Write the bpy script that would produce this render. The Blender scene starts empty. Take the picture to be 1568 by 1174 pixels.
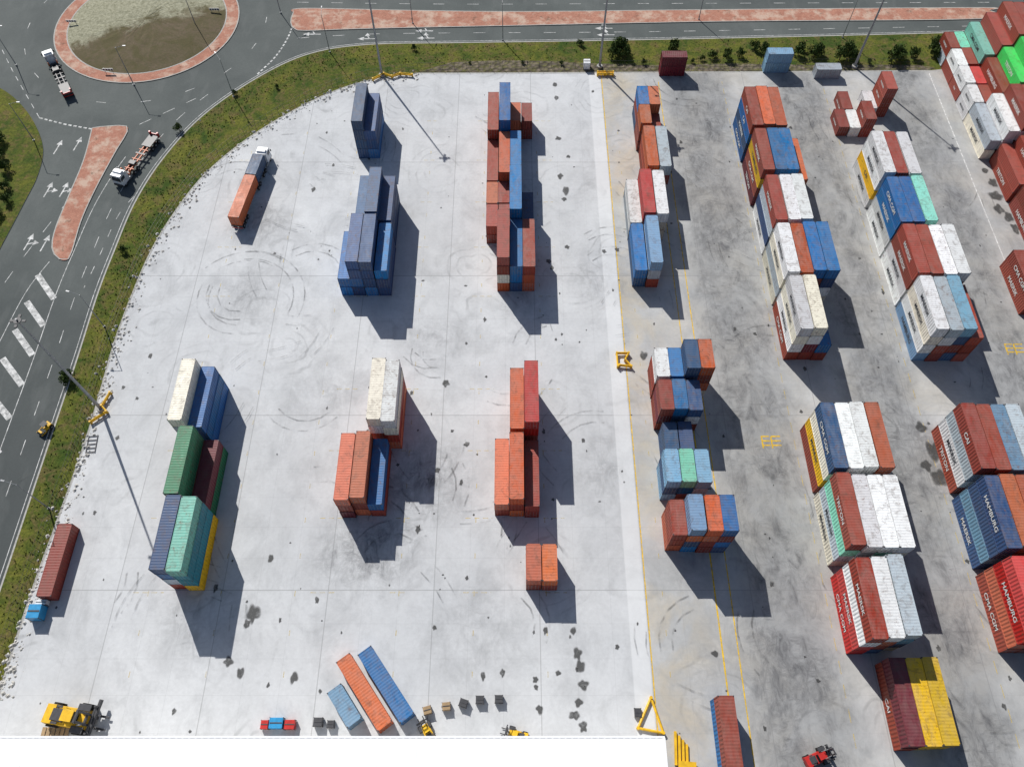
import bpy, math, random
from mathutils import Vector, Matrix, Euler
random.seed(7)
H=128.0; F=1200.0; TH=math.radians(30.3); CT,ST=math.cos(TH),math.sin(TH)
scn=bpy.context.scene
def G(px,py,z=0.0):
    # survey measurement -> metres on the level z
    u=px-784; v=py-587
    d=(H-z)/(CT+v/F*ST)
    return (u/F*d, d*(ST-v/F*CT))
# ------------------------------------------------------------ node helper
class MT:
    def __init__(s,name,rough=0.8,spec=0.3,metal=0.0):
        s.m=bpy.data.materials.new(name); s.m.use_nodes=True
        s.t=s.m.node_tree; s.b=s.t.nodes['Principled BSDF']
        s.b.inputs['Roughness'].default_value=rough
        s.b.inputs['Specular IOR Level'].default_value=spec
        s.b.inputs['Metallic'].default_value=metal
    def n(s,t,**k):
        x=s.t.nodes.new(t)
        for a,v in k.items(): setattr(x,a,v)
        return x
    def put(s,sock,v):
        if isinstance(v,bpy.types.NodeSocket): s.t.links.new(v,sock)
        elif v is not None:
            if sock.type=='RGBA' and len(v)==3: v=(*v,1)
            sock.default_value=v
    def math(s,op,a,b=None,c=None,clamp=False):
        x=s.n('ShaderNodeMath',operation=op); x.use_clamp=clamp
        s.put(x.inputs[0],a); s.put(x.inputs[1],b); s.put(x.inputs[2],c)
        return x.outputs[0]
    def pos(s): return s.n('ShaderNodeNewGeometry').outputs['Position']
    def xyz(s,v):
        x=s.n('ShaderNodeSeparateXYZ'); s.put(x.inputs[0],v); return x.outputs
    def mapping(s,v,scale=(1,1,1),rot=(0,0,0),loc=(0,0,0)):
        x=s.n('ShaderNodeMapping'); s.put(x.inputs[0],v)
        x.inputs['Scale'].default_value=scale; x.inputs['Rotation'].default_value=rot; x.inputs['Location'].default_value=loc
        return x.outputs[0]
    def noise(s,v,scale,detail=4,rough=0.55,dist=0):
        x=s.n('ShaderNodeTexNoise'); s.put(x.inputs['Vector'],v)
        x.inputs['Scale'].default_value=scale; x.inputs['Detail'].default_value=detail
        x.inputs['Roughness'].default_value=rough; x.inputs['Distortion'].default_value=dist
        return x.outputs[0]
    def voro(s,v,scale,rand=1.0):
        x=s.n('ShaderNodeTexVoronoi'); s.put(x.inputs['Vector'],v); x.inputs['Scale'].default_value=scale
        x.inputs['Randomness'].default_value=rand
        return x
    def rng(s,v,a,b,c=0.0,d=1.0):
        x=s.n('ShaderNodeMapRange'); s.put(x.inputs[0],v)
        for i,q in enumerate((a,b,c,d)): x.inputs[i+1].default_value=q
        return x.outputs[0]
    def mix(s,f,a,b,blend='MIX'):
        x=s.n('ShaderNodeMix',data_type='RGBA',blend_type=blend)
        s.put(x.inputs[0],f); s.put(x.inputs[6],a); s.put(x.inputs[7],b)
        return x.outputs[2]
    def dist2(s,P,x,y):
        q=s.n('ShaderNodeVectorMath',operation='DISTANCE'); s.put(q.inputs[0],P); q.inputs[1].default_value=(x,y,0); return q.outputs['Value']
    def col(s,v): s.put(s.b.inputs['Base Color'],v)
    def bump(s,h,strength=0.3,dist=0.05):
        x=s.n('ShaderNodeBump'); s.put(x.inputs['Height'],h)
        x.inputs['Strength'].default_value=strength; x.inputs['Distance'].default_value=dist
        s.t.links.new(x.outputs[0],s.b.inputs['Normal'])
def plain(name,c,rough=0.6,metal=0.0,var=0.25,scale=1.5):
    m=MT(name,rough,0.4,metal); p=m.n('ShaderNodeTexCoord').outputs['Object']
    f=m.rng(m.noise(p,scale,4),0.3,0.75)
    m.col(m.mix(f,tuple(x*(1-var) for x in c),tuple(min(1,x*(1+var*0.6)) for x in c)))
    return m.m
# ------------------------------------------------------------ materials
def mk_concrete():
    m=MT('concrete_yard',0.85,0.2); P=m.pos(); X,Y,Z=m.xyz(P)
    big=m.noise(P,0.03,4,0.6,0.4); med=m.noise(P,0.16,6,0.65,0.3); fine=m.noise(P,1.7,5,0.7)
    c=m.mix(m.rng(big,0.3,0.7),(0.545,0.56,0.575),(0.675,0.685,0.69))
    c=m.mix(m.rng(med,0.42,0.75,0,0.45),c,(0.41,0.415,0.42))
    bx=m.math('FLOOR',m.math('MULTIPLY',m.math('ADD',X,12.8),1/17.3)); by=m.math('FLOOR',m.math('MULTIPLY',m.math('SUBTRACT',Y,35.6),1/32.4))
    wn=m.n('ShaderNodeTexWhiteNoise',noise_dimensions='2D'); cb=m.n('ShaderNodeCombineXYZ'); m.put(cb.inputs[0],bx); m.put(cb.inputs[1],by); m.put(wn.inputs['Vector'],cb.outputs[0])
    c=m.mix(m.math('MULTIPLY',wn.outputs['Value'],0.24),c,(0.40,0.405,0.41))
    right=m.rng(X,21.6,22.1)
    c=m.mix(m.math('MULTIPLY',right,0.58),c,m.mix(m.rng(med,0.35,0.65),(0.25,0.25,0.24),(0.50,0.50,0.485)))
    dl=m.rng(m.math('ABSOLUTE',m.math('SUBTRACT',X,25)),2,7,0.6,0.22)
    c=m.mix(m.math('MULTIPLY',right,m.math('MULTIPLY',dl,m.rng(m.noise(P,0.09,5,0.65,0.5),0.42,0.66))),c,(0.55,0.46,0.31))
    # tyre-swept dirt in the machine lanes
    sm=m.noise(m.mapping(P,(1,0.75,1)),0.15,8,0.72,0.5)
    sm2=m.noise(m.mapping(P,(0.8,0.35,1),(0,0,0.75)),0.75,6,0.75,0.8)
    sm3=m.noise(m.mapping(P,(0.35,0.9,1),(0,0,0.5)),0.8,5,0.75,1.0)
    sw=m.math('MAXIMUM',m.rng(sm2,0.40,0.66,0.1,1.0),m.rng(sm3,0.44,0.68,0.1,0.9))
    smf=m.math('MULTIPLY',m.rng(sm,0.36,0.60),sw)
    tot=None
    for cx,w,k in ((44.5,10,1.0),(69.3,8.5,1.0),(95,9,0.95),(112,12,0.5)):
        l=m.rng(m.math('ABSOLUTE',m.math('SUBTRACT',X,cx)),w*0.35,w,k,0.0)
        tot=l if tot is None else m.math('MAXIMUM',tot,l)
    c=m.mix(m.math('MULTIPLY',tot,0.42),c,(0.16,0.165,0.17))
    c=m.mix(m.math('MULTIPLY',tot,smf),c,(0.075,0.075,0.078))
    loc=None
    for px,py,r,k in ((640,735,12,1),(565,835,12,1),(395,340,9,.85),(375,450,10,.55),(665,520,9,.5),(800,465,8,.5),(930,430,10,.55),(1050,860,8,.6),(1420,700,10,.9),(300,950,10,.45),(1130,1020,14,.5),(500,600,9,.4),(930,720,10,.45),(730,960,12,.4)):
        gx,gy=G(px,py); l=m.rng(m.dist2(P,gx,gy),r*0.15,r,k,0.0); loc=l if loc is None else m.math('MAXIMUM',loc,l)
    c=m.mix(m.math('MULTIPLY',loc,m.math('MULTIPLY',sw,m.rng(med,0.3,0.58,0.3,1))),c,(0.10,0.10,0.105))
    c=m.mix(m.math('MULTIPLY',m.rng(sm,0.48,0.70),0.34),c,(0.22,0.225,0.23))
    # slewing marks, broken and irregular
    v=m.voro(m.mapping(P,(1,1,0)),0.06); d=v.outputs['Distance']
    s_=m.math('SINE',m.math('MULTIPLY',m.math('ADD',d,m.math('MULTIPLY',big,0.9)),58))
    ln=m.math('MULTIPLY',m.rng(s_,0.5,1.0),m.math('MULTIPLY',m.rng(d,0.10,0.18),m.rng(d,0.6,0.4)))
    c=m.mix(m.math('MULTIPLY',ln,m.rng(m.noise(P,0.13,5,0.7),0.46,0.66,0,0.30)),c,(0.10,0.10,0.10))
    c=m.mix(m.rng(fine,0.35,0.78,0.0,0.22),c,(0.28,0.285,0.29))
    def joint(S,off,per,w,k,c):
        q=m.math('PINGPONG',m.math('SUBTRACT',S,off),per/2)
        return m.mix(m.rng(q,w,w*0.5,0,k),c,(0.22,0.22,0.22))
    c=joint(X,-12.8,17.3,0.10,0.4,c); c=joint(Y,35.6,32.4,0.10,0.45,c); c=joint(Y,35.6,5.4,0.05,0.16,c); c=joint(X,-12.8,17.3/3,0.05,0.16,c)
    c=m.mix(m.rng(m.math('ABSOLUTE',m.math('SUBTRACT',X,20.2)),1.5,1.3,0,0.35),c,(0.78,0.79,0.79))
    m.col(c); return m.m
def mk_asphalt():
    m=MT('asphalt_road',0.85,0.2); P=m.pos()
    f=m.noise(P,0.06,5,0.6,0.5); g=m.noise(P,3.0,4,0.7); X,Y,Z=m.xyz(P)
    c=m.mix(m.rng(f,0.3,0.7),(0.080,0.092,0.090),(0.128,0.142,0.136))
    c=m.mix(m.rng(Y,60,110,0.5,0),c,(0.055,0.061,0.064))
    c=m.mix(m.rng(g,0.3,0.8,0,0.35),c,(0.05,0.055,0.055))
    q=m.rng(m.noise(m.mapping(P,(1,0.3,1),(0,0,0.35)),0.35,4),0.55,0.75,0,0.35)
    c=m.mix(q,c,(0.16,0.17,0.165))
    m.col(c); return m.m
def mk_grass():
    m=MT('grass',0.95,0.1); P=m.pos()
    f=m.noise(P,0.13,6,0.65,0.8); g=m.noise(P,1.8,5,0.75,0.5); h=m.noise(P,0.45,5,0.65,1.0)
    c=m.mix(m.rng(f,0.38,0.62),(0.050,0.090,0.016),(0.180,0.180,0.032))
    c=m.mix(m.rng(h,0.48,0.64,0,0.8),c,(0.19,0.135,0.060))
    c=m.mix(m.rng(g,0.36,0.68,0,0.8),c,(0.024,0.038,0.010))
    m.col(c); m.bump(g,0.6,0.2); return m.m
def mk_brick():
    m=MT('brick_paving',0.9,0.15); P=m.pos()
    b=m.n('ShaderNodeTexBrick'); m.put(b.inputs['Vector'],m.mapping(P,(1,1,1),(0,0,0.3)))
    b.inputs['Scale'].default_value=1.6; b.inputs['Color1'].default_value=(0.42,0.19,0.13,1); b.inputs['Color2'].default_value=(0.54,0.27,0.19,1); b.inputs['Mortar'].default_value=(0.3,0.17,0.13,1)
    f=m.noise(P,0.4,6,0.75,0.5)
    c=m.mix(m.rng(f,0.35,0.7,0,0.75),b.outputs[0],(0.28,0.12,0.085))
    c=m.mix(m.rng(m.noise(P,0.25,5,0.7),0.48,0.62,0,0.75),c,(0.55,0.43,0.34))
    c=m.mix(m.rng(m.noise(m.mapping(P,(1,1,1),(0,0,0),(9,4,0)),0.4,6,0.8),0.56,0.68,0,0.85),c,(0.10,0.075,0.05))
    m.col(c); return m.m
def mk_rock():
    m=MT('rock_bank',0.95,0.1); P=m.pos(); v=m.voro(P,0.9); g=m.noise(P,0.8,6,0.7)
    c=m.mix(v.outputs['Distance'],(0.22,0.18,0.14),(0.05,0.045,0.035)); c=m.mix(m.rng(g,0.45,0.65),c,(0.12,0.12,0.04))
    m.col(c); m.bump(v.outputs['Distance'],1.0,0.4); return m.m
def mk_island():
    m=MT('roundabout_planting',0.95,0.1); P=m.pos(); X,Y,Z=m.xyz(P)
    g=m.noise(P,1.6,6,0.8); f=m.noise(P,0.18,5,0.65,1.0)
    d=m.math('ADD',m.math('SUBTRACT',m.math('ADD',Y,m.math('MULTIPLY',X,-0.45)),224.5),m.math('MULTIPLY',m.math('SUBTRACT',f,0.5),20))
    c=m.mix(m.rng(d,-2,2),m.mix(m.rng(f,.4,.6),(0.115,0.095,0.05),(0.16,0.12,0.085)),(0.40,0.39,0.29))
    c=m.mix(m.rng(g,0.36,0.66,0,0.75),c,(0.09,0.09,0.045))
    m.col(c); m.bump(g,0.6,0.2); return m.m
def mk_paint():
    m=MT('container_paint',0.5,0.35)
    oi=m.n('ShaderNodeObjectInfo'); tc=m.n('ShaderNodeTexCoord').outputs['Object']
    off=m.n('ShaderNodeVectorMath',operation='SCALE'); m.put(off.inputs[0],(37.0,61.0,23.0)); m.put(off.inputs['Scale'],oi.outputs['Random'])
    ad=m.n('ShaderNodeVectorMath',operation='ADD'); m.put(ad.inputs[0],tc); m.put(ad.inputs[1],off.outputs[0]); V=ad.outputs[0]
    rnd=oi.outputs['Random']; rnd2=m.math('FRACT',m.math('MULTIPLY',rnd,17.3))
    hs=m.n('ShaderNodeHueSaturation'); m.put(hs.inputs['Color'],oi.outputs['Color'])
    m.put(hs.inputs['Value'],m.rng(rnd,0,1,0.82,1.2)); m.put(hs.inputs['Saturation'],m.rng(rnd2,0,1,0.92,1.05)); c=hs.outputs[0]
    nz=m.xyz(m.n('ShaderNodeNewGeometry').outputs['Normal'])[2]
    top=m.rng(nz,0.3,0.8); side=m.math('SUBTRACT',1.0,top)
    dust=m.noise(m.mapping(V,(1,0.35,1)),0.8,5,0.72,0.5)
    c=m.mix(m.math('MULTIPLY',top,m.math('MULTIPLY',m.rng(dust,0.35,0.75,0.0,0.40),m.rng(rnd2,0,1,0.3,1))),c,(0.36,0.32,0.29))
    c=m.mix(m.math('MULTIPLY',top,m.rng(m.noise(m.mapping(V,(1,1,1),(0,0,0),(5,9,1)),0.7,6,0.75,0.8),0.50,0.70,0,0.62)),c,(0.11,0.07,0.05))
    c=m.mix(m.math('MULTIPLY',side,m.rng(m.noise(m.mapping(V,(2.5,2.5,0.35)),1.3,4,0.7),0.45,0.8,0,0.55)),c,(0.09,0.06,0.045))
    rust=m.math('MULTIPLY',m.rng(m.noise(V,1.5,6,0.78,0.4),0.56,0.66,0,0.85),m.rng(rnd2,0,1,0.3,1))
    c=m.mix(rust,c,(0.16,0.06,0.03))
    m.col(c); m.put(m.b.inputs['Roughness'],m.rng(dust,0.3,0.7,0.42,0.7)); return m.m
def mk_trans(name,c,k,scale,thr=(0.4,0.6),lo=0.15,attr=False):
    m=MT(name,0.7,0.3); m.col(c); P=m.pos()
    a=m.math('MULTIPLY',m.rng(m.noise(P,scale,5,0.7,0.3),thr[0],thr[1],lo,1),k)
    if attr:
        at=m.n('ShaderNodeAttribute'); at.attribute_name='soft'; a=m.math('MULTIPLY',a,m.rng(at.outputs['Fac'],0.0,0.8))
    m.put(m.b.inputs['Alpha'],a); return m.m
def mk_worn(name,c,k=0.75):
    m=MT(name,0.7,0.3); P=m.pos(); f=m.rng(m.noise(P,1.1,6,0.75,0.3),0.35,0.62,0.25,1)
    m.col(c); m.put(m.b.inputs['Alpha'],m.math('MULTIPLY',f,k)); return m.m
CONC=mk_concrete(); ASPH=mk_asphalt(); GRASS=mk_grass(); BRICK=mk_brick(); ROCK=mk_rock(); ISL=mk_island(); PAINT=mk_paint()
STEEL=plain('dark_steel',(0.06,0.06,0.065),0.5); GALV=plain('galvanised_steel',(0.30,0.31,0.32),0.5,0.3)
RUB=plain('rubber',(0.02,0.02,0.02),0.9); YEL=plain('yellow_paint',(0.78,0.46,0.02),0.45); WHT=plain('white_vehicle_paint',(0.75,0.76,0.77),0.35)
GLASS=plain('dark_glass',(0.02,0.03,0.04),0.08,0,0.1); REDP=plain('red_paint',(0.5,0.03,0.025),0.4); BLUP=plain('blue_paint',(0.03,0.28,0.55),0.4); WOOD=plain('timber',(0.36,0.25,0.14),0.85)
ORAP=plain('orange_paint',(0.6,0.14,0.03),0.5)
KERB=plain('kerb_concrete',(0.42,0.41,0.38),0.9); RUBBLE=plain('rubble_stone',(0.55,0.53,0.49),0.95,0,0.4)
LW=mk_worn('road_paint_white',(0.8,0.8,0.78),0.9); LY=mk_worn('line_paint_yellow',(0.82,0.52,0.02),1.0); LYf=mk_worn('faded_yellow_paint',(0.75,0.56,0.16),0.6)
STAIN=mk_trans('wet_stain',(0.06,0.06,0.058),0.72,0.7,(0.28,0.5),0.45,True); TYRE=mk_trans('tyre_rubber_mark',(0.06,0.06,0.06),0.34,0.35,(0.42,0.62),0.0)
def mk_leaf():
    m=MT('leaves',0.7,0.2); P=m.pos(); m.col(m.mix(m.rng(m.noise(P,2.2,3),0.35,0.65),(0.022,0.048,0.010),(0.085,0.125,0.025))); return m.m
LEAF=mk_leaf(); BARK=plain('bark',(0.10,0.07,0.045),0.95)
def mk_roof():
    m=MT('white_roof_sheet',0.5,0.3); P=m.pos()
    c=m.mix(m.rng(m.noise(m.mapping(P,(1,0.2,1)),0.3,5,0.7),0.45,0.8,0,0.3),(0.88,0.88,0.88),(0.70,0.70,0.69)); m.col(c); return m.m
ROOF=mk_roof()
# ------------------------------------------------------------ mesh builder
class MB:
    def __init__(s): s.v=[];s.f=[];s.mi=[];s.mats=[]
    def mat(s,m):
        if m not in s.mats: s.mats.append(m)
        return s.mats.index(m)
    def add(s,vs,fs,m):
        o=len(s.v); s.v+= [tuple(v) for v in vs]; k=s.mat(m)
        for f in fs: s.f.append([i+o for i in f]); s.mi.append(k)
    def box(s,c,d,m,rz=0,tx=1,ty=1,rx=0):
        vs=[]
        R=Matrix.Rotation(rz,3,'Z')@Matrix.Rotation(rx,3,'X')
        for z in (-.5,.5):
            a,b=(tx,ty) if z>0 else (1,1)
            for x,y in ((-.5,-.5),(.5,-.5),(.5,.5),(-.5,.5)):
                vs.append(R@Vector((x*d[0]*a,y*d[1]*b,z*d[2]))+Vector(c))
        s.add(vs,[(3,2,1,0),(4,5,6,7),(0,1,5,4),(1,2,6,5),(2,3,7,6),(3,0,4,7)],m)
    def bb(s,x0,x1,y0,y1,z0,z1,m): s.box(((x0+x1)/2,(y0+y1)/2,(z0+z1)/2),(x1-x0,y1-y0,z1-z0),m)
    def cyl(s,a,b,r0,r1,n,m):
        a=Vector(a);b=Vector(b);d=(b-a).normalized(); u=d.orthogonal().normalized(); w=d.cross(u)
        vs=[]
        for p,r in ((a,r0),(b,r1)):
            for i in range(n):
                t=2*math.pi*i/n; vs.append(p+u*math.cos(t)*r+w*math.sin(t)*r)
        fs=[(i,(i+1)%n,n+(i+1)%n,n+i) for i in range(n)]+[tuple(range(n))[::-1],tuple(range(n,2*n))]
        s.add(vs,fs,m)
    def mesh(s,name):
        me=bpy.data.meshes.new(name); me.from_pydata(s.v,[],s.f)
        for m in s.mats: me.materials.append(m)
        me.polygons.foreach_set('material_index',s.mi); me.update(); return me
    def obj(s,name,loc=(0,0,0),rz=0,parent=None,bevel=0):
        o=bpy.data.objects.new(name,s.mesh(name)); scn.collection.objects.link(o); o.location=loc; o.rotation_euler[2]=rz
        if parent: o.parent=parent
        if bevel:
            b=o.modifiers.new('bevel','BEVEL'); b.width=bevel; b.segments=2; b.limit_method='ANGLE'
        return o
def inst(name,me,loc,rz=0,sc=1,parent=None):
    o=bpy.data.objects.new(name,me); scn.collection.objects.link(o); o.location=loc; o.rotation_euler[2]=rz
    o.scale=(sc,sc,sc) if not isinstance(sc,tuple) else sc
    if parent: o.parent=parent
    return o
def empty(name,loc,rz=0):
    o=bpy.data.objects.new(name,None); scn.collection.objects.link(o); o.location=loc; o.rotation_euler[2]=rz; o.empty_display_size=0.5; return o
def crom(pts,n=8):
    out=[]
    P=[pts[0]]+list(pts)+[pts[-1]]
    for i in range(1,len(P)-2):
        p0,p1,p2,p3=[Vector(q) for q in P[i-1:i+3]]
        for k in range(n):
            t=k/n; out.append(0.5*((2*p1)+(-p0+p2)*t+(2*p0-5*p1+4*p2-p3)*t*t+(-p0+3*p1-3*p2+p3)*t**3))
    out.append(Vector(pts[-1])); return [tuple(v) for v in out]
def slab(name,pts,z0,z1,mtop,mside=None,lip=0):
    mb=MB(); n=len(pts)
    area=sum(pts[i][0]*pts[(i+1)%n][1]-pts[(i+1)%n][0]*pts[i][1] for i in range(n))
    if area<0: pts=pts[::-1]
    mb.add([(x,y,z1) for x,y in pts],[tuple(range(n))],mtop)
    mb.add([(x,y,z0) for x,y in pts]+[(x,y,z1) for x,y in pts],[(i,(i+1)%n,n+(i+1)%n,n+i) for i in range(n)],mside or mtop)
    return mb.obj(name)
def offs(pts,d):
    out=[]
    for i,p in enumerate(pts):
        a=Vector(pts[max(0,i-1)]);b=Vector(pts[min(len(pts)-1,i+1)]); t=(b-a).normalized(); n=Vector((-t.y,t.x)); out.append(tuple(Vector(p)+n*d))
    return out
def ribbon(mb,pts,w,z,m,dash=None,gap=0):
    L=0; segs=[]
    for a,b in zip(pts,pts[1:]):
        a=Vector(a);b=Vector(b); l=(b-a).length
        if l<1e-6: continue
        segs.append((L,a,b,l)); L+=l
    def at(s):
        for (s0,a,b,l) in segs:
            if s<=s0+l+1e-6: t=(b-a)/l; return a+t*(s-s0),t
        return segs[-1][2],(segs[-1][2]-segs[-1][1]).normalized()
    def strip(s0,s1):
        n=max(1,int((s1-s0)/2.0)); vs=[]
        for i in range(n+1):
            p,t=at(s0+(s1-s0)*i/n); q=Vector((-t.y,t.x))*w/2
            vs.append((p.x-q.x,p.y-q.y,z)); vs.append((p.x+q.x,p.y+q.y,z))
        mb.add(vs,[(2*i,2*i+2,2*i+3,2*i+1) for i in range(n)],m)
    if dash:
        s=0
        while s<L: strip(s,min(L,s+dash)); s+=dash+gap
    else: strip(0,L)
# ------------------------------------------------------------ ground, roads, verges
slab('ground',[(-1500,-1500),(1500,-1500),(1500,1500),(-1500,1500)],-1.0,-0.25,GRASS)
ZR=-0.15
slab('road',[(-320,-80),(-60,-80),(260,100),(260,214),(-320,214)],-0.2,ZR,ASPH)
edge_px=[(-150,1340),(-60,1080),(0,905),(40,785),(80,665),(120,545),(150,450),(175,385),(207,310),(250,243),(310,178),(390,122),(470,84),(560,69),(700,66),(900,63),(1200,57),(1568,48),(1900,42)]
EDGE=crom([G(*p) for p in edge_px],8)
slab('grass_verge',EDGE+[(262,-100),(-90,-100)],-0.24,-0.03,GRASS,KERB)
mb=MB(); ribbon(mb,offs(EDGE,0.12),0.3,-0.022,KERB); mb.obj('road_kerb')
yard_px=[(-70,1290),(-25,1130),(0,1055),(20,990),(55,885),(85,803),(112,728),(135,660),(155,592),(176,520),(203,448),(232,382),(267,325),(312,268),(372,217),(440,174),(505,142),(565,123),(640,112)]
YE=crom([G(*p) for p in yard_px],8)
yard=YE+[G(1425,108),(116,166),(118,178),(262,178),(262,-90),(YE[0][0],-90)]
slab('concrete_yard',yard,-0.3,0.0,CONC,KERB)
mb=MB(); ribbon(mb,offs(YE+[G(900,111.5),G(1425,108)],-0.1),0.4,0.006,KERB); mb.obj('yard_edge_kerb')
slab('grass_verge',crom([G(*p) for p in [(-200,90),(-60,112),(0,135),(32,160),(55,193),(66,230),(57,270),(38,308),(15,352),(-5,390),(-70,520),(-200,700)]],6),-0.24,-0.02,GRASS,KERB)
slab('rock_bank',crom([G(*p) for p in [(690,96),(760,93),(840,94),(905,97),(1000,100),(1120,98),(1250,100),(1400,100),(1420,107),(1250,108),(1000,110),(800,111),(640,111)]],4),-0.2,0.02,ROCK)
def median(pts,n=6):
    c=crom([G(*p) for p in pts]+[G(*pts[0])],n)[:-1]
    slab('median_strip',c,-0.24,0.0,BRICK,KERB)
    mb=MB(); ribbon(mb,offs(c+[c[0]],0.0),0.25,0.006,KERB); mb.obj('median_kerb')
median([(141,196),(168,193),(196,196),(175,235),(148,285),(125,335),(112,378),(105,396),(92,397),(80,382),(84,352),(105,300),(128,245)])
median([(449,20),(462,13),(620,16),(800,18),(1100,15),(1500,12),(1515,16),(1500,29),(1100,33),(800,39),(560,44),(470,47),(450,44),(445,32)],5)
mk=MB(); ZP=ZR+0.006
for a,b in (((57,420),(82,457)),((40,461),(66,498)),((22,504),(49,543)),((3,548),(33,589)),((-22,596),(14,640)),((-44,645),(-2,694))):
    ribbon(mk,[G(*a),G(*b)],1.2,ZP,LW)
ribbon(mk,offs(EDGE[:100],0.9),0.13,ZP,LW)
ribbon(mk,offs(EDGE[:84],4.6),0.13,ZP,LW,3,5)
ribbon(mk,offs(EDGE[8:72],8.6),0.14,ZP,LW)
ribbon(mk,crom([G(*p) for p in [(75,400),(40,445),(0,520),(-40,600)]]),0.14,ZP,LW)
ribbon(mk,crom([G(*p) for p in [(135,270),(85,330),(30,400),(-20,470)]]),0.13,ZP,LW,3,4)
ribbon(mk,crom([G(*p) for p in [(205,300),(180,330),(150,395),(128,440)]]),0.13,ZP,LW,2,3)
ribbon(mk,[G(140,197),G(100,190),G(60,180)],0.4,ZP,LW,0.8,0.5)
ribbon(mk,[G(213,190),G(300,150)],0.15,ZP,LW,3,3)
ribbon(mk,crom([G(*p) for p in [(60,180),(20,110),(0,70)]]),0.15,ZP,LW,2,2)
ribbon(mk,crom([G(*p) for p in [(394,113),(420,88),(438,62),(447,42)]]),0.4,ZP,LW,0.8,0.5)
RC=(-94.3,183.0)
for k in range(36):
    a0=2*math.pi*k/36
    if k%2==0: ribbon(mk,[(RC[0]+30.5*math.cos(a0+j*0.026),RC[1]+30.5*math.sin(a0+j*0.026)) for j in range(4)],0.14,ZP,LW)
ribbon(mk,crom([G(*p) for p in [(455,58),(560,52),(700,50),(1000,48),(1568,38)]]),0.14,ZP,LW,3,6)
ribbon(mk,crom([G(*p) for p in [(455,3),(700,6),(1000,5),(1568,3)]]),0.14,ZP,LW,3,6)
ribbon(mk,offs(EDGE[96:],0.9),0.13,ZP,LW)
def arrow(px,py,ang,turn=0):
    x,y=G(px,py); R=Matrix.Rotation(ang,2)
    def T(l): return [tuple(Vector((x,y))+R@Vector(q)) for q in l]
    ribbon(mk,T([(0,-2.2),(0,0.8)]),0.28,ZP+0.004,LW)
    h=T([(-0.7,0.8),(0.7,0.8),(0,2.4)]); mk.add([(a,b,ZP+0.004) for a,b in h],[(0,1,2)],LW)
    if turn:
        ribbon(mk,T([(0,-0.6),(turn*1.2,0.0)]),0.28,ZP+0.008,LW)
        h=T([(turn*1.1,-0.7),(turn*1.1,0.7),(turn*2.3,0.1)]); mk.add([(a,b,ZP+0.008) for a,b in h],[(0,1,2)],LW)
for p in ((88,225),(118,220),(73,290),(97,290),(43,370),(68,372)): arrow(p[0],p[1],-0.15,1 if p[0]%2 else 0)
for p in ((478,52),(562,59),(650,47),(652,58),(925,43),(928,53)): arrow(p[0],p[1],math.pi/2,1)
mk.obj('road_markings')
def disc(r,n=72): return [(RC[0]+r*math.cos(2*math.pi*i/n),RC[1]+r*math.sin(2*math.pi*i/n)) for i in range(n)]
slab('roundabout_apron',disc(23.3),-0.24,0.0,BRICK,KERB)
mb=MB(); c=disc(23.3); ribbon(mb,c+[c[0]],0.3,0.006,KERB); c=disc(20.1); ribbon(mb,c+[c[0]],0.3,0.012,KERB); mb.obj('roundabout_kerb')
mb=MB(); n=72; rings=[]
for j in range(9):
    r=19.9*(1-j/9); z=0.03+1.1*(1-(r/19.9)**2)
    rings.append([(RC[0]+r*math.cos(2*math.pi*i/n),RC[1]+r*math.sin(2*math.pi*i/n),z+random.uniform(-.06,.06)*(j>0)) for i in range(n)])
vs=sum(rings,[])+[(RC[0],RC[1],1.15)]
fs=[(j*n+i,j*n+(i+1)%n,(j+1)*n+(i+1)%n,(j+1)*n+i) for j in range(8) for i in range(n)]+[(8*n+i,8*n+(i+1)%n,9*n) for i in range(n)]
mb.add(vs,fs,ISL); mb.obj('roundabout_island')
def chevron(px,py):
    x,y=G(px,py); mb=MB()
    for s in (-.9,.9): mb.cyl((s,0,0),(s,0,1.3),.05,.05,6,GALV)
    mb.box((0,-.05,1.0),(2.6,.05,.6),WHT)
    for k in range(4): mb.box((-1+k*.65,-.09,1.0),(.28,.03,.58),STEEL)
    mb.obj('chevron_sign',(x,y,.05))
chevron(168,112); chevron(112,38); chevron(330,20)
# ------------------------------------------------------------ yard paint
mk=MB()
ribbon(mk,[(21.9,8),(21.9,163)],0.2,0.006,LY)
ribbon(mk,[(33.2,8),(33.2,70)],0.26,0.006,LY); ribbon(mk,[(33.2,70),(33.2,150)],0.18,0.006,LY); ribbon(mk,[(35.7,8),(35.7,160)],0.2,0.006,LY)
ribbon(mk,[(102.6,60),(102.6,163)],0.25,0.006,LW)
ribbon(mk,[(75.5,12),(75.5,160)],0.14,0.006,LYf,2,1.5); ribbon(mk,[(51.2,12),(51.2,160)],0.14,0.006,LYf,2,1.5)
for x in (-59.5,-47.6,-35.5,-18.5,-6.2,5.6,24.6):
    ribbon(mk,[(x,22),(x,148)],0.13,0.006,LYf,0.9,5.4)
for y in (35.2,48.0,60.8,73.6,95.2,108,120.7,133.4,146.2):
    for a,b in ((-8,-3.4),(5.4,9),(-33,-29),(-20,-17),(-62,-57)):
        ribbon(mk,[(a,y),(b,y)],0.12,0.010,LYf,0.9,0.6)
for cx,cy in ((1180,677),(1553,535)):
    x,y=G(cx,cy)
    for k in (-1.5,0.2): ribbon(mk,[(x+k,y-1.2),(x+k,y+1.2)],0.28,0.008,LY)
    for k in (-0.6,0.3,1.2): ribbon(mk,[(x-1.6,y+k),(x-0.1,y+k)],0.28,0.012,LY); ribbon(mk,[(x+0.2,y+k),(x+1.9,y+k)],0.28,0.012,LY)
mk.obj('yard_line_markings')
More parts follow.
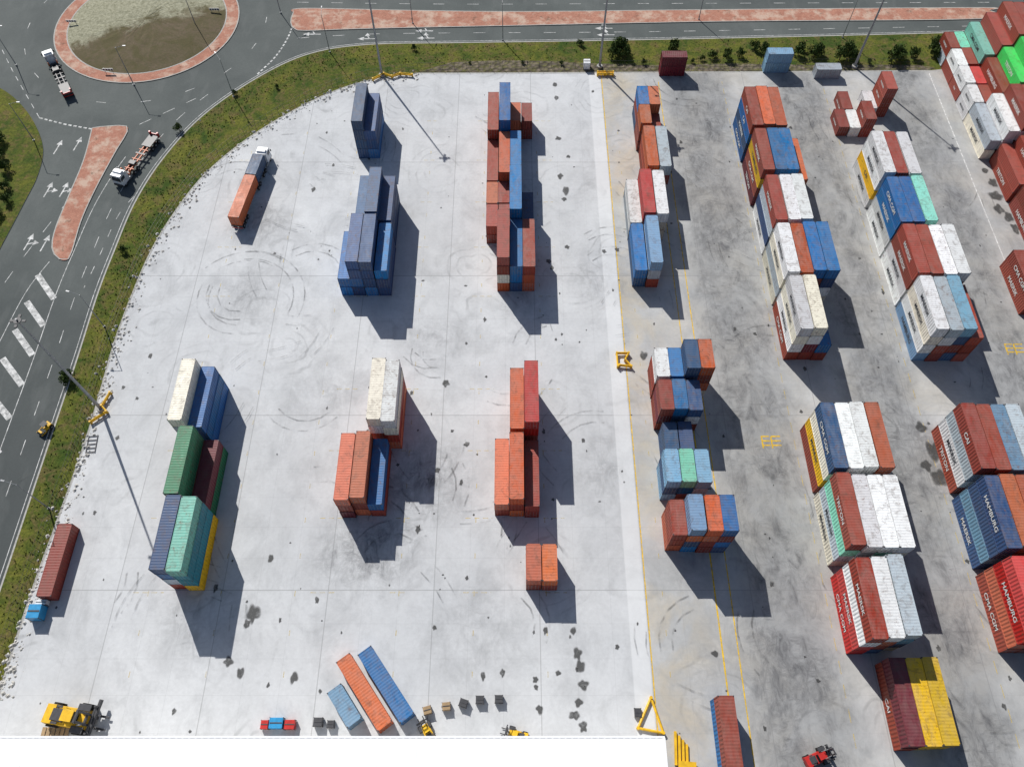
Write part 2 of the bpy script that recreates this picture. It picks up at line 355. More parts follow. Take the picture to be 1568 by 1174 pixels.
mb=MB(); soft=[]
def blob(x,y,r,asp=1.0,z=0.010):
    n=28; ph=[random.uniform(0,6.28) for _ in range(5)]; am=[random.uniform(0.03,0.15) for _ in range(5)]
    vs=[(x,y,z)]
    for q0 in (.72,1.18):
        for i in range(n):
            t=2*math.pi*i/n; q=r*q0*(1+sum(am[k]*math.sin((k+1)*t+ph[k]) for k in range(5))); vs.append((x+q*math.cos(t),y+q*math.sin(t)*asp,z))
    soft.extend([1.0]*(n+1)+[0.0]*n)
    mb.add(vs,[(0,1+i,1+(i+1)%n) for i in range(n)]+[(1+i,1+n+i,1+n+(i+1)%n,1+(i+1)%n) for i in range(n)],STAIN)
for p in ((388,940,.9),(378,955,.5),(350,1012,.7),(368,1030,.5),(450,1037,.55),(415,855,.4),(884,1000,.6),(889,1020,.6),(893,1048,.7),(886,1075,.6),(880,1095,.7),(893,1112,.6),(826,1085,.5),(820,1040,.4),(835,965,.35),(878,965,.4),(855,212,.6),(858,270,.6),(866,292,.7),(864,305,.5),(868,378,.5),(840,400,.5),(845,410,.4),(870,240,.4),(480,290,.4),(683,587,.6),(715,680,.5),(780,430,.4),(925,385,.4),(945,382,.4),(670,720,.4),(640,810,.4),(330,900,.4),(1095,1000,.5),(850,130,.5),(852,150,.5),(1440,730,1.4),(1430,690,1.2),(1410,655,.9),(1418,712,.9),(1525,300,1.4),(1530,320,.9),(1520,280,.8),(1545,332,.9),(1508,262,.7),(1555,350,.8),(985,545,.6),(855,1030,.4),(740,1035,.35),(770,1030,.35),(945,990,.35),(180,670,.4),(210,610,.3),(120,720,.4),(230,545,.35),(145,785,.3)):
    x,y=G(p[0],p[1]); blob(x,y,p[2],random.uniform(.9,1.8),0.010+random.random()*0.02)
for i in range(300):
    x=random.uniform(-75,115);y=random.uniform(14,158); blob(x,y,random.choice((.1,.12,.15,.18,.22,.3)),random.uniform(.7,1.9),0.010+random.random()*0.02)
so_=mb.obj('oil_stains')
at=so_.data.attributes.new('soft','FLOAT','POINT'); at.data.foreach_set('value',soft)
mb=MB(); z=0.035
def arcs(cx,cy,r,a0,a1,w=.3):
    global z
    gr=random.uniform(-.25,.35)
    for dr in (0,2.3):
        n=20; ribbon(mb,[(cx+(r+dr)*(1+gr*i/n)*math.cos(a0+(a1-a0)*i/n),cy+(r+dr)*(1+gr*i/n)*math.sin(a0+(a1-a0)*i/n)) for i in range(n+1)],w,z,TYRE); z+=0.0012
for (px,py,r) in ((370,450,5),(375,455,7.5),(372,452,9),(368,455,11),(665,530,4),(670,545,3),(480,600,7),(640,740,7),(620,770,5),(930,420,6),(925,400,8),(560,830,8),(600,860,5),(930,700,7),(470,420,7),(770,960,5),(150,880,6),(770,560,6),(1080,990,6),(1220,960,7),(850,530,5),(360,290,6),(1190,560,7),(1050,120,8),(1330,880,6),(500,790,5),(700,820,7)):
    x,y=G(px,py); a=random.uniform(0,6.28); arcs(x,y,r,a,a+random.uniform(.8,2.2))
for k in range(90):
    x=random.uniform(-68,100);y=random.uniform(20,150); a=random.uniform(0,6.28); arcs(x,y,random.uniform(7,22),a,a+random.uniform(.15,.5),.24)
mb.obj('tyre_marks')
# ------------------------------------------------------------ containers
CH=2.68
def container_mesh(L,name):
    mb=MB(); W=2.44; w=W/2; l=L/2; p=.14; e=.006
    for sx in (-1,1):
        for sy in (-1,1):
            x0=sx*(w-e); x1=sx*(w-e-p); y0=sy*(l-e); y1=sy*(l-e-p)
            mb.bb(min(x0,x1),max(x0,x1),min(y0,y1),max(y0,y1),.12,CH-.12,PAINT)
            for z0 in (0,CH-.12):
                a,b=sorted((sx*w,sx*(w-.18))); c,d=sorted((sy*l,sy*(l-.2))); mb.bb(a,b,c,d,z0,z0+.12,STEEL)
        a,b=sorted((sx*(w-.012),sx*(w-.10)))
        mb.bb(a,b,-l+.2,l-.2,.02,.18,PAINT); mb.bb(a,b,-l+.2,l-.2,CH-.115,CH-.02,PAINT)
        n=int((L-.3)/.14); st=(L-.3)/n; vs=[];
        for i in range(n+1):
            y=-l+.15+i*st
            d=.035 if (i//2)%2==0 else .085
            vs.append((sx*(w-d),y,.16)); vs.append((sx*(w-d),y,CH-.1))
        fs=[(2*i,2*i+1,2*i+3,2*i+2) if sx<0 else (2*i,2*i+2,2*i+3,2*i+1) for i in range(n)]
        mb.add(vs,fs,PAINT)
    for sy in (-1,1):
        a,b=sorted((sy*(l-.012),sy*(l-.10))); mb.bb(-w+.18,w-.18,a,b,.02,.16,PAINT); mb.bb(-w+.18,w-.18,a,b,CH-.115,CH-.02,PAINT)
    n=int((L-.2)/.115); st=(L-.2)/n; vs=[]
    for i in range(n+1):
        y=-l+.1+i*st; z=CH-.03 if (i//2)%2==0 else CH-.044
        vs.append((-w+.09,y,z)); vs.append((w-.09,y,z))
    mb.add(vs,[(2*i,2*i+1,2*i+3,2*i+2) for i in range(n)],PAINT)
    n=15; st=(W-.3)/n; vs=[]
    for i in range(n+1):
        x=-w+.15+i*st; y=l-(.035 if (i//2)%2==0 else .08); vs.append((x,y,.15)); vs.append((x,y,CH-.11))
    mb.add(vs,[(2*i,2*i+2,2*i+3,2*i+1)[::-1] for i in range(n)],PAINT)
    for sx in (-1,1):
        a,b=sorted((sx*.012,sx*(w-.15))); mb.bb(a,b,-l+.04,-l+.09,.17,CH-.12,PAINT)
        for q in (.28,.82):
            mb.cyl((sx*q,-l+.02,.1),(sx*q,-l+.02,CH-.06),.022,.022,5,GALV)
        mb.box((sx*.55,-l+.015,1.15),(.45,.03,.05),GALV)
    mb.bb(-.012,.012,-l+.05,-l+.09,.17,CH-.12,STEEL)
    mb.bb(-w+.1,w-.1,-l+.1,l-.1,.1,.15,STEEL)
    return mb.mesh(name)
C40=container_mesh(12.19,'container_40ft'); C20=container_mesh(6.06,'container_20ft')
COL={'o':(.52,.115,.040),'r':(.28,.045,.026),'m':(.14,.010,.022),'R':(.50,.026,.022),'n':(.028,.080,.190),'b':(.010,.135,.36),'l':(.16,.32,.47),'w':(.76,.77,.77),'c':(.72,.68,.56),'g':(.42,.48,.53),'G':(.02,.17,.080),'a':(.20,.58,.44),'y':(.80,.48,.008),'t':(.01,.19,.26),'E':(.02,.50,.08)}
PAL='rrrrooobbnnlgwwcwmRta'
LT={}
def letter(body,dark):
    k=(body,dark)
    if k not in LT:
        cu=bpy.data.curves.new('lettering','FONT'); cu.body=body; cu.size=1.3; cu.align_x='CENTER'; cu.align_y='CENTER'
        cu.offset=0.02; cu.materials.append(plain('lettering_paint',(.05,.055,.065) if dark else (.7,.7,.68),.6)); LT[k]=cu
    return LT[k]
def cont(x,y,z,L,ch,rz=0,name='shipping_container',text=None,parent=None):
    if ch=='x': ch=random.choice(PAL)
    me=C40 if L>8 else C20
    o=inst(name,me,(x,y,z),rz,1,parent)
    hv=.02 if ch in 'wcg' else .10
    c=COL[ch]; v=random.uniform(.86,1.10); o.color=(min(1,c[0]*v),min(1,c[1]*v*random.uniform(1-hv,1+hv)),min(1,c[2]*v),1)
    if text:
        t=bpy.data.objects.new('lettering',letter(text,ch in 'wcglay')); scn.collection.objects.link(t); t.parent=o
        flip=abs(rz)>1
        s=1 if not flip else -1
        t.matrix_local=Matrix(((0,0,-s,-s*1.232),(-s,0,0,0),(0,1,0,1.42),(0,0,0,1)))
        if L<8: t.scale=(.55,.55,.55)
    return o
WORDS=['MAERSK','MAERSK','MAERSK','HAMBURG','TRITON','CMA CGM','CAI']
def stack(x0,y0,L,cols,anchor='L',pitch=2.52):
    if anchor=='R': x0=x0-len(cols)*pitch
    for i,s in enumerate(cols):
        left=len(cols[i-1]) if i else 0
        jx=random.uniform(-.07,.07); jy=random.uniform(-.25,.25)
        for k,ch in enumerate(s):
            if ch=='-': continue
            tx=None
            if x0>40 and k>=left and random.random()<(.85 if ch in 'wcbr' else .45): tx='MAERSK' if ch in 'wcg' else random.choice(WORDS)
            cont(x0+pitch*i+1.22+jx+random.uniform(-.04,.04),y0+L/2+jy+random.uniform(-.06,.06),k*(CH+.012)+0.01,L,ch,random.choice((0,math.pi)),text=tx)
# column one
stack(-50.3,35.6,12.19,['rgbn','ytta'],'R'); 
stack(-50.9,48.3,12.19,['rrGG','Gm'],'R'); stack(-53.2,61.5,12.19,['rcgc','bbb'],'R')
# column two
stack(-29.8,134,12.19,['nnnn','bnn'],'R'); stack(-24.3,95.5,12.19,['bb','nbnn','bnnn','nnb'],'R'); stack(-24.3,108.2,12.19,['','nbn','nnnn','nnn'],'R')
stack(-19.7,61.4,12.19,['rowc','orcw'],'R'); stack(-21.6,48.3,12.19,['xro','oro','rb'],'R')
# column three
X=-5.4
stack(X,134.2,12.19,['rrr','nbbb']); stack(X+5,140.3,6.06,['ro','rr']); 
stack(X,121.6,12.19,['rr','rro','nbb']); stack(X,115.3,6.06,['ro','rr']); stack(X,109,6.06,['rr','rr']); stack(X+5,109,12.19,['bnbb','n']); 
stack(X+2.5,96.4,12.19,['oxrr','nbb','oor'])
stack(X+5,61.2,12.19,['oro','orRR']); stack(X+2.5,48.3,12.19,['ro','oro','rr'])
stack(2.3,35.6,6.06,['ro','ro'])
# column four
stack(28.4,142.6,6.06,['nrb','oro']); stack(28.4,136.3,6.06,['rro','rr']); stack(28.8,123.5,12.19,['rro','wrg'])
stack(24.4,110.2,12.19,['gw','xRR','xcw']); stack(24.5,97.4,12.19,['nb','rgl'])
stack(25.8,66.4+5.2,6.06,['rrw','bxb','xrnn','xoro'])
stack(25.8,65.0,6.06,['rxr','gnb','rwn']); stack(26.6,59.0-1.0,6.06,['nn','bn']); stack(25.6,51.3,6.06,['xnl','xba','bgl']); stack(25.6,42.1,6.06,['xrr','xnol','rxoo','xbrb'])
stack(30.2,6.6,12.19,['br'])
# column five upper
X=52.2
stack(X,80.2,12.19,['rwcw','rxwc','rb']); stack(X,93.1,12.19,['xgcw','xrxo','xxrb','xxnb']); stack(X,106.2,12.19,['wxgr','xxgw','xrxw'])
stack(X-.3,119.6,12.19,['xryr','xxnb','xrbb','xxo']); stack(X-.5,132.8,12.19,['bnbr','xxro','rxxo'])
X=52.5
stack(X,52.5,12.19,['xycn','xlrw','xxgw','rxoo']); stack(X,39.4,12.19,['cgar','xxgw','xrxw','xxcw']); stack(X,25.7,12.19,['RRwr','xrxw','xnlg']); stack(56.6,11.8,12.19,['rm','yy','yy'])
# column six
X=76.7
stack(X,79.7,12.19,['lwcw','xrwg','xrnl','xrr']); stack(X,92.6,12.19,['wwrr','xrxr','xxww','xxrw']); stack(X,105.5,12.19,['wwbb','xxnb','xbxa']); stack(X,118.6,12.19,['wyww','xxrr','xxcw'])
stack(75,141,6.06,['r','w','rr']); stack(82.8,147.5,6.06,['w','rrr']); stack(77,147.5,6.06,['r'])
X=76.5
stack(X,52.4,12.19,['rwgr','xxrr','xrgl','xxgg']); stack(X,39.2,12.19,['xlnn','xxoo','xroo','xxbn','xnnn']); stack(X,25.5,12.19,['roRR','rxor','xRRo','xbbb']); stack(83,11.8,12.19,['nn','bb'])
# column seven: far corner
X=106.0
stack(X,133.6,12.19,['cg','rww','wrwr','rrrr','rrrrr','rrrrr','rrrrr','rrrr'])
stack(X,146.5,6.06,['ww','rr']); stack(X,152.8,6.06,['rw','rR']); stack(X+5.04,146.5,12.19,['wrr','rrrE','rrrEE','rrrrr','rrrRr','rrrrr'])
stack(X,159.4,6.06,['rw','wr']); stack(X,165.7,6.06,['gr','ra']); stack(X+5.04,159.4,12.19,['rra','rrrr','rrrRr','rrrrr','rrrrr','rrrrr'])
stack(108.0,120.6,12.19,['rr','rrr','rrrr','orrr','rrrr','rrrr']); stack(108.3,107.8,12.19,['rrr','rrrr','rrrr','orrr','rrrr'])
stack(100.9,90.4,12.19,['rr','rrr','rrrr','rorr']); stack(103.6,77.6,12.19,['','','rrr','rrrr'])
def lay(px,py,ch,n,L=6.06,rz=math.pi/2):
    x,y=G(px,py)
    for k in range(n): cont(x,y+1.22,k*(CH+.01)+.01,L,ch,rz)
lay(1028,117,'m',2); lay(1187,112,'l',2); lay(1265,121,'g',1)
x,y=G(92,917); stack(x,y,12.19,['r'],'R')
cont(-19.2,20.7,.01,12.19,'b',math.atan2(9.2,-6.9)-math.pi/2); cont(-22.4,19.6,.01,12.19,'o',math.atan2(9.2,-6.9)-math.pi/2); cont(-25.1,17.6,.01,6.06,'l',math.atan2(9.2,-6.9)-math.pi/2)
# ------------------------------------------------------------ warehouse
wh=empty('warehouse_building',(0,0,0))
mb=MB(); mb.bb(-110,20.6,-70,12.0,0,8.6,WHT)
for k in range(9): mb.bb(-100+k*13,-95+k*13,12.0,12.06,0.1,5,GALV)
mb.obj('walls',parent=wh)
mb=MB(); n=int(132/.9)
for sgn,ya,yb,za,zb in ((1,12.5,-30,8.8,10.2),(-1,-30,-72,10.2,8.8)):
    vs=[];
    for i in range(n*4+1):
        x=-111+132.1*i/(n*4); dz=.025 if i%4==0 else 0
        vs.append((x,ya,za+dz)); vs.append((x,yb,zb+dz))
    mb.add(vs,[(2*i,2*i+1,2*i+3,2*i+2) for i in range(n*4)],ROOF)
mb.obj('roof',parent=wh)
mb=MB(); mb.bb(-111.2,21.3,12.5,12.75,8.55,8.86,ROOF); mb.bb(21.1,21.35,-72,12.5,8.5,8.95,ROOF)
for k in range(11): 
    x=-104+k*12.2; mb.bb(x,x+.22,8.6,8.85,8.9,9.15,GALV); mb.bb(x+.08,x+.14,2,8.6,8.95,9.08,KERB)
mb.obj('gutter',parent=wh)
# ------------------------------------------------------------ masts / lamps
def mast(px,py,h=29):
    x,y=G(px,py); mb=MB()
    mb.cyl((0,0,0),(0,0,.5),.7,.7,14,KERB); mb.cyl((0,0,.5),(0,0,h),.30,.13,12,GALV); mb.cyl((0,0,h-.5),(0,0,h-.35),.6,.6,14,STEEL)
    for i in range(4):
        t=i*math.pi/2; mb.box((.95*math.cos(t),.95*math.sin(t),h-.55),(.55,.4,.2),STEEL,rz=t)
    mb.obj('floodlight_mast',(x,y,0))
for p in ((155,626),(585,116),(918,103),(1308,103)): mast(*p)
def lamp_mesh():
    mb=MB(); mb.cyl((0,0,0),(0,0,.3),.22,.22,8,GALV); mb.cyl((0,0,.3),(0,0,10.5),.12,.06,8,GALV); mb.cyl((0,0,10.4),(1.9,0,10.9),.05,.04,6,GALV); mb.box((2.2,0,10.92),(.7,.26,.12),GALV); return mb.mesh('street_lamp')
LM=lamp_mesh()
for px,py,a in ((358,148,2.2),(505,80,1.6),(770,62,1.6),(1290,58,1.6),(160,500,2.9),(75,778,2.9),(205,130,0),(300,40,1),(632,36,1.5),(1070,30,1.5),(25,100,0),(430,20,1),(52,215,0)):
    x,y=G(px,py); inst('street_lamp',LM,(x,y,-.1),a)
def guard(px,py,pts):
    x,y=G(px,py); mb=MB()
    for (a,b),(c,d) in zip(pts,pts[1:]):
        for z in (.35,.75): mb.cyl((a,b,z),(c,d,z),.15,.15,6,YEL)
    for a,b in pts: mb.cyl((a,b,0),(a,b,.95),.2,.2,8,YEL)
    mb.obj('guard_rail',(x,y,0))
guard(600,121,[(-4.5,-.8),(-2,1.2),(0,.2),(2,1.2),(5,.8)]); guard(926,117,[(-1.8,0),(0,0.1),(2,0)]); guard(926,114,[(-1.8,0),(0,0.1),(2,0)]); guard(152,632,[(1.2,4),(.4,1.2),(1.6,0),(-.8,-2.2)]); guard(955,553,[(-1.3,-1.5),(-1.3,1.5),(1.0,1.5),(.2,0),(1.3,-1.5),(-1.0,-1.2)])
FE=offs(YE[8:]+[G(900,109),G(1425,105)],1.2)
mb=MB()
for a,b in zip(FE,FE[1:]):
    a=Vector(a);b=Vector(b); l=(b-a).length
    n=max(1,round(l/3))
    for i in range(n):
        p=a+(b-a)*i/n; mb.cyl((p.x,p.y,-.1),(p.x,p.y,2.0),.035,.035,5,STEEL)
    for z in (.1,1.0,2.0): mb.cyl((a.x,a.y,z),(b.x,b.y,z),.014,.014,4,STEEL)
mb.obj('chain_link_fence')
mb=MB()
def rock(x,y,r):
    vs=[];
    for q in ((1,0,0),(-1,0,0),(0,1,0),(0,-1,0),(0,0,1),(0,0,-.4),(.6,.6,.5),(-.6,.6,.4)): vs.append((x+q[0]*r*random.uniform(.6,1.2),y+q[1]*r*random.uniform(.6,1.2),max(-.03,q[2]*r*random.uniform(.5,.9))))
    mb.add(vs,[(0,6,4),(6,7,4),(6,2,7),(0,2,6),(7,1,4),(7,2,1),(4,1,3),(0,4,3),(0,3,5),(3,1,5),(1,2,5),(2,0,5)],RUBBLE)
for k in range(1100):
    i=random.randrange(14,len(YE)-1); a=Vector(YE[i]);b=Vector(YE[i+1]); p=a+(b-a)*random.random(); t=(b-a).normalized(); nn=Vector((-t.y,t.x)); p=p+nn*random.gauss(-.7,.9); rock(p.x,p.y,random.choice((.08,.12,.18,.28,.42)))
mb.obj('rubble')
# ------------------------------------------------------------ shrubs
def shrub_mesh(seed,flat=.8):
    r=random.Random(seed); mb=MB()
    mb.cyl((0,0,-.1),(.05,.03,.9),.09,.05,6,BARK)
    cl=[]
    for i in range(11):
        a=r.uniform(0,6.28); d=r.uniform(0,1.05); c=(d*math.cos(a),d*math.sin(a),r.uniform(.7,1.9)*flat+(.5 if d<.5 else 0)); cl.append((c,r.uniform(.35,.65)))
        mb.cyl((.03,.02,.5),c,.04,.015,5,BARK)
    for c,R in cl:
        for k in range(70):
            v=Vector((r.gauss(0,1),r.gauss(0,1),r.gauss(0,1))).normalized()*R*r.uniform(.55,1.08); p=Vector(c)+v; s=r.uniform(.09,.19)
            e=Euler((r.uniform(0,6),r.uniform(0,6),r.uniform(0,6))).to_matrix()
            mb.add([p+e@Vector(q)*s for q in ((-1,0,0),(0,-.6,0),(1.1,0,.1),(0,.6,0))],[(0,1,2,3)],LEAF)
    return mb.mesh('shrub')
SH=[shrub_mesh(i) for i in range(4)]
for px,py,s in ((938,86,1.6),(950,80,1.8),(958,88,1.3),(945,78,1.5),(1030,80,1.4),(1033,74,1.0),(1090,88,.9),(1112,90,1.1),(1132,86,1.0),(1155,76,1.1),(1168,82,1.3),(1222,84,1.3),(1226,76,1.0),(1245,88,1.3),(1250,84,1.3),(1285,92,1.6),(1297,86,1.7),(1305,92,1.3),(1365,92,1.7),(1372,86,1.5),(1380,90,1.1),(1395,88,1.4),(1425,80,1.8),(1430,88,1.3),(1437,70,1.4),(275,200,.9),(108,582,1.1),(102,576,.8),(190,385,.7),(634,76,.6),(888,70,.7),(1490,55,1.2),(360,145,.6),(425,135,.5),(4,240,1.3),(10,262,1.2),(6,290,1.2),(0,220,1.3),(12,310,1.0),(-4,330,1.2),(985,98,.6),(1060,96,.5),(1075,92,.6),(1195,94,.6),(720,98,.4),(800,98,.4),(860,99,.5),(1330,97,.6)):
    x,y=G(px,py); inst('shrub',random.choice(SH),(x,y,-.03),random.uniform(0,6),s*random.uniform(.9,1.1))
mb=MB(); r=random
for k in range(3500):
    i=r.randrange(8,len(EDGE)-6); a=Vector(EDGE[i]);b=Vector(EDGE[i+1]); p=a+(b-a)*r.random(); t=(b-a).normalized(); n_=Vector((t.y,-t.x)); p=p+n_*r.uniform(.6,8)
    q=min(range(0,len(YE),4),key=lambda j:(YE[j][0]-p.x)**2+(YE[j][1]-p.y)**2)
    q=min(q,len(YE)-2); tt=(Vector(YE[q+1])-Vector(YE[q])).normalized(); side=(p-Vector(YE[q])).dot(Vector((-tt.y,tt.x)))
    if p.x<YE[-1][0]:
        if side<0.8: continue
    elif p.y<164.5: continue
    h=r.uniform(.1,.3); w=r.uniform(.08,.2); an=r.uniform(0,3.14)
    dx,dy=w*math.cos(an),w*math.sin(an); lx,ly=r.uniform(-.2,.2),r.uniform(-.2,.2)
    mb.add([(p.x-dx,p.y-dy,-.03),(p.x+dx,p.y+dy,-.03),(p.x+lx,p.y+ly,h)],[(0,1,2)],GRASS)
mb.obj('grass_tufts')
# ------------------------------------------------------------ vehicles
def wheel(mb,x,y,r=.5,w=.3):
    mb.cyl((x-w/2,y,r),(x+w/2,y,r),r,r,16,RUB); s=1 if x>0 else -1; mb.cyl((x+s*w/2,y,r),(x+s*(w/2+.02),y,r),r*.5,r*.45,10,GALV)
def truck(x,y,rz,loads,cabm=WHT,tl=12.6,z=0,frame=None):
    frame=frame or STEEL
    e=empty('container_truck',(x,y,z),rz)
    mb=MB(); mb.box((0,-1.25,1.95),(2.5,2.5,2.5),cabm,tx=.93,ty=.86); mb.box((0,-.02,2.3),(2.1,.06,.95),GLASS,rx=.13)
    for s in (-1,1): mb.box((s*1.22,-.9,2.35),(.05,1.1,.75),GLASS); mb.box((s*1.45,-.1,2.4),(.25,.1,.6),STEEL); mb.cyl((s*.95,-2.7,1.0),(s*.95,-2.7,3.3),.08,.08,8,GALV)
    mb.box((0,-1.5,3.35),(1.9,1.3,.4),cabm,ty=.6); mb.box((0,-.0,.7),(2.4,.25,.55),STEEL); mb.box((0,-3.4,.95),(.9,6.0,.25),STEEL); mb.box((1.0,-2.9,.75),(.5,1.2,.5),GALV); mb.box((-1.0,-2.9,.75),(.5,1.2,.5),GALV)
    for yy in (-.9,-4.6,-5.9):
        for s in (-1,1): wheel(mb,s*1.08,yy)
    mb.obj('tractor_unit',parent=e,bevel=.04)
    mb=MB(); y0=-3.2; y1=y0-tl
    for s in (-1,1): mb.bb(s*.5-.11,s*.5+.11,y1,y0,1.1,1.4,frame)
    k=0
    while y0-k*1.5>y1: mb.bb(-1.15,1.15,y0-k*1.5-.09,y0-k*1.5+.09,1.18,1.37,frame); k+=1
    for q in (y0-.2,y0-6.2,y1+.2): mb.bb(-1.22,1.22,q-.2,q+.2,1.12,1.45,STEEL)
    if not loads:
        mb.box((0,y0-3.0,1.6),(1.5,1.1,.5),STEEL); mb.box((0,y1+2.3,1.52),(2.3,3.6,.1),STEEL)
        for s in (-1,1): mb.box((s*1.0,y1+.25,1.85),(.35,.45,1.0),REDP); mb.box((s*1.0,y0-.3,1.8),(.25,.35,.8),ORAP)
        mb.box((0,y1+.1,1.6),(2.2,.2,.35),REDP)
    for yy in (y1+1.0,y1+2.3,y1+3.6):
        for s in (-1,1): wheel(mb,s*1.05,yy)
        mb.cyl((-1,yy,.5),(1,yy,.5),.09,.09,6,STEEL)
    if tl>15:
        for yy in (-8.6,-9.9):
            for s in (-1,1): wheel(mb,s*1.05,yy)
    mb.bb(-1.2,1.2,y1-.05,y1+.05,.75,.95,REDP)
    mb.obj('trailer',parent=e,bevel=.02)
    yy=-3.3
    for L,c in loads: cont(0,yy-L/2,1.44,L,c,0,'loaded_container',parent=e); yy-=L+.25
    return e
def ang(dx,dy): return math.atan2(dy,dx)-math.pi/2
x1,y1=G(409,241); x2,y2=G(362,362); truck(x1,y1,ang(x1-x2,y1-y2),[(6.06,'n'),(12.19,'o')],WHT,18.7)
x1,y1=G(80,93); x2,y2=G(112,160); truck(x1,y1,ang(x1-x2,y1-y2),[],WHT,12.9,ZR,STEEL)
x1,y1=G(184,286); x2,y2=G(243,210); truck(x1,y1,ang(x1-x2,y1-y2),[],WHT,12.6,ZR,ORAP)
def loader(x,y,rz,s=1.0,name='container_handler',col=YEL):
    mb=MB()
    mb.box((0,-.6,1.35),(2.6,5.6,1.0),col,tx=.92,ty=.97); mb.box((0,-2.9,1.6),(2.7,1.5,1.5),col,tx=.9,ty=.85); mb.box((0,-1.7,2.1),(1.7,1.7,.6),STEEL,tx=.9)
    mb.box((0,.3,2.75),(1.5,1.7,1.6),GLASS,tx=.86,ty=.84); mb.box((0,.3,3.6),(1.45,1.6,.12),col)
    for sx in (-1,1):
        wheel(mb,sx*1.65,1.5,.95,.75); wheel(mb,sx*1.3,-2.6,.85,.55)
        mb.box((sx*.65,2.75,3.1),(.28,.4,5.6),STEEL); mb.cyl((sx*.9,1.0,1.6),(sx*.75,2.6,3.4),.1,.1,8,GALV); mb.box((sx*1.45,1.5,2.0),(.85,1.8,.12),STEEL)
        mb.cyl((sx*.95,-.3,3.5),(sx*.95,-.3,2.0),.04,.04,6,col); mb.box((sx*1.05,-2.4,2.25),(.3,2.0,.1),STEEL)
    for zz in (.7,3.0,5.8): mb.box((0,2.75,zz),(1.7,.3,.3),STEEL)
    mb.box((0,3.15,1.5),(5.6 if s>.9 else 3,.35,.6),STEEL); mb.box((0,3.15,2.3),(3.6,.2,.25),STEEL)
    for sx in (-.8,.8): mb.box((sx,3.9,.55),(.3,1.6,.12),STEEL)
    for sx in (-1.75,1.75): mb.box((sx,3.1,1.9),(.25,.3,1.3),STEEL)
    o=mb.obj(name,(x,y,0),rz,bevel=.05); o.scale=(s,s,s)
x,y=G(118,1100); loader(x,y,-math.pi/2-.15,1.08)
x,y=G(655,1120); loader(x,y,-1.9+math.pi/2+.9,.5,'forklift'); x,y=G(790,1125); loader(x,y,1.3,.5,'forklift'); x,y=G(1250,1160); loader(x,y,-1.2,.6,'forklift',REDP)
x,y=G(72,657); mb=MB()
mb.box((0,-.6,1.1),(1.5,2.2,.8),YEL,ty=.9); mb.cyl((-.85,1.5,.62),(.85,1.5,.62),.62,.62,20,STEEL); mb.box((0,1.5,1.3),(1.2,.5,.2),YEL)
for s in (-1,1): mb.box((s*.95,1.2,.85),(.12,1.7,.25),YEL); wheel(mb,s*.75,-1.1,.6,.4); mb.cyl((s*.6,.2,1.4),(s*.6,.2,2.5),.04,.04,6,STEEL); mb.cyl((s*.6,-.9,1.4),(s*.6,-.9,2.5),.04,.04,6,STEEL)
mb.box((0,-.35,2.55),(1.5,1.5,.1),STEEL); mb.box((0,-.5,1.7),(.5,.5,.5),STEEL)
o=mb.obj('road_roller',(x,y,ZR),2.6,bevel=.03); o.scale=(.72,.72,.72)
def crate(px,py,mat,d=(1.2,1.2,.9),rz=0,name='equipment_crate'):
    x,y=G(px,py); mb=MB(); mb.box((0,0,d[2]/2+.12),d,mat)
    for k in (-1,0,1): mb.box((k*d[0]*.4,0,.06),(.12,d[1],.12),WOOD)
    for sx in (-1,1):
        for sy in (-1,1): mb.box((sx*d[0]/2,sy*d[1]/2,d[2]/2+.14),(.09,.09,d[2]+.06),STEEL)
    mb.box((0,0,d[2]+.15),(d[0]*.9,d[1]*.12,.06),STEEL)
    mb.obj(name,(x,y,0),rz,bevel=.015)
for px,py in ((655,1088),(684,1082),(710,1077),(735,1072),(764,1071)): crate(px,py,STEEL if px>700 else WOOD,(1.2,1.1,1.0),random.uniform(-.5,.5))
crate(408,1110,REDP,(1.1,1.2,1.1)); crate(426,1108,BLUP,(2.0,1.5,1.3)); crate(446,1110,REDP,(1.5,1.3,1.1)); crate(489,1106,STEEL,(1.3,1.2,1.1)); crate(508,1109,STEEL,(1.0,1.0,.9)); crate(62,940,BLUP,(2.0,2.2,2.0),0,'storage_bin'); crate(68,924,WHT,(1.8,.8,1.0),0,'storage_bin'); crate(976,1091,STEEL,(1.0,1.2,.6)); crate(898,104,WHT,(1.6,1.6,1.8),0,'electrical_cabinet')
mb=MB(); 
for k in range(6): mb.box((k*.7-1.75,0,.25),(.55,1.3,.1),WOOD)
for s in (-.5,.5): mb.box((0,s,.1),(4,.12,.2),WOOD)
x,y=G(86,1120); mb.obj('timber_pallet',(x,y,0))
mb=MB(); P_=[(0,2.6),(-1.9,-1.9),(1.9,-2.2)]
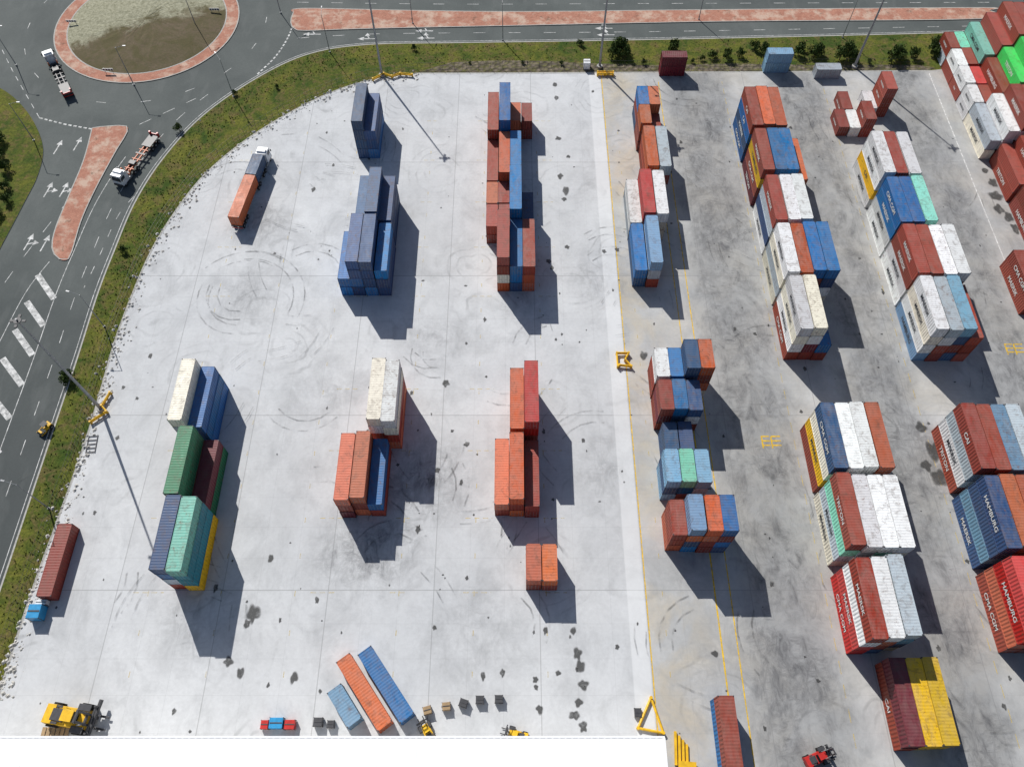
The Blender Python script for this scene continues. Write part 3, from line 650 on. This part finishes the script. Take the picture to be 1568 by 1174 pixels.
for a,b in ((0,1),(1,2),(2,0)): mb.cyl((*P_[a],.4),(*P_[b],.4),.2,.2,8,YEL)
for a in P_: mb.cyl((*a,0),(*a,.7),.24,.24,8,YEL)
x,y=G(996,1096); mb.obj('spreader_frame',(x,y,0),-.1)
mb=MB()
for k in range(4): mb.box((k*.55,-k*.3,.25+.0*k),(.35,4.6-k*.5,.4),YEL)
mb.box((1.6,-2.2,.6),(2.6,1.0,.35),YEL); mb.box((2.2,-3.0,.35),(2.0,.9,.5),WOOD)
x,y=G(1034,1145); mb.obj('lifting_beam_pile',(x,y,0),-.08)
mb=MB()
for s in (-.8,.8): mb.box((s,0,.12),(.1,3.6,.1),STEEL)
for k in range(5): mb.box((0,-1.6+k*.8,.13),(1.5,.1,.1),STEEL)
x,y=G(141,680); mb.obj('steel_frame',(x,y,0),.1)
# ------------------------------------------------------------ light, camera
w=bpy.data.worlds.new('World'); scn.world=w; w.use_nodes=True; nt=w.node_tree
sk=nt.nodes.new('ShaderNodeTexSky'); sk.sky_type='NISHITA'; sk.sun_disc=False
EL=math.radians(41); SX,SY=-0.507,0.862
sk.sun_elevation=EL; sk.sun_rotation=math.atan2(SX,SY)%(2*math.pi)
nt.links.new(sk.outputs[0],nt.nodes['Background'].inputs[0]); nt.nodes['Background'].inputs[1].default_value=0.075
sl=bpy.data.lights.new('sun','SUN'); sl.energy=5.0; sl.angle=math.radians(.5); sl.color=(1,.97,.925)
so=bpy.data.objects.new('sun',sl); scn.collection.objects.link(so); so.location=(-60,100,150)
d=Vector((-SX*math.cos(EL),-SY*math.cos(EL),-math.sin(EL))); so.rotation_euler=d.to_track_quat('-Z','Y').to_euler()
cam=bpy.data.cameras.new('camera'); co=bpy.data.objects.new('camera',cam); scn.collection.objects.link(co)
co.location=(0,0,H); co.rotation_euler=(TH,0,0); cam.sensor_width=36; cam.lens=36*F/1568; cam.clip_end=5000; cam.clip_start=1
scn.camera=co
scn.view_settings.view_transform='Standard'; scn.view_settings.look='None'; scn.view_settings.exposure=0
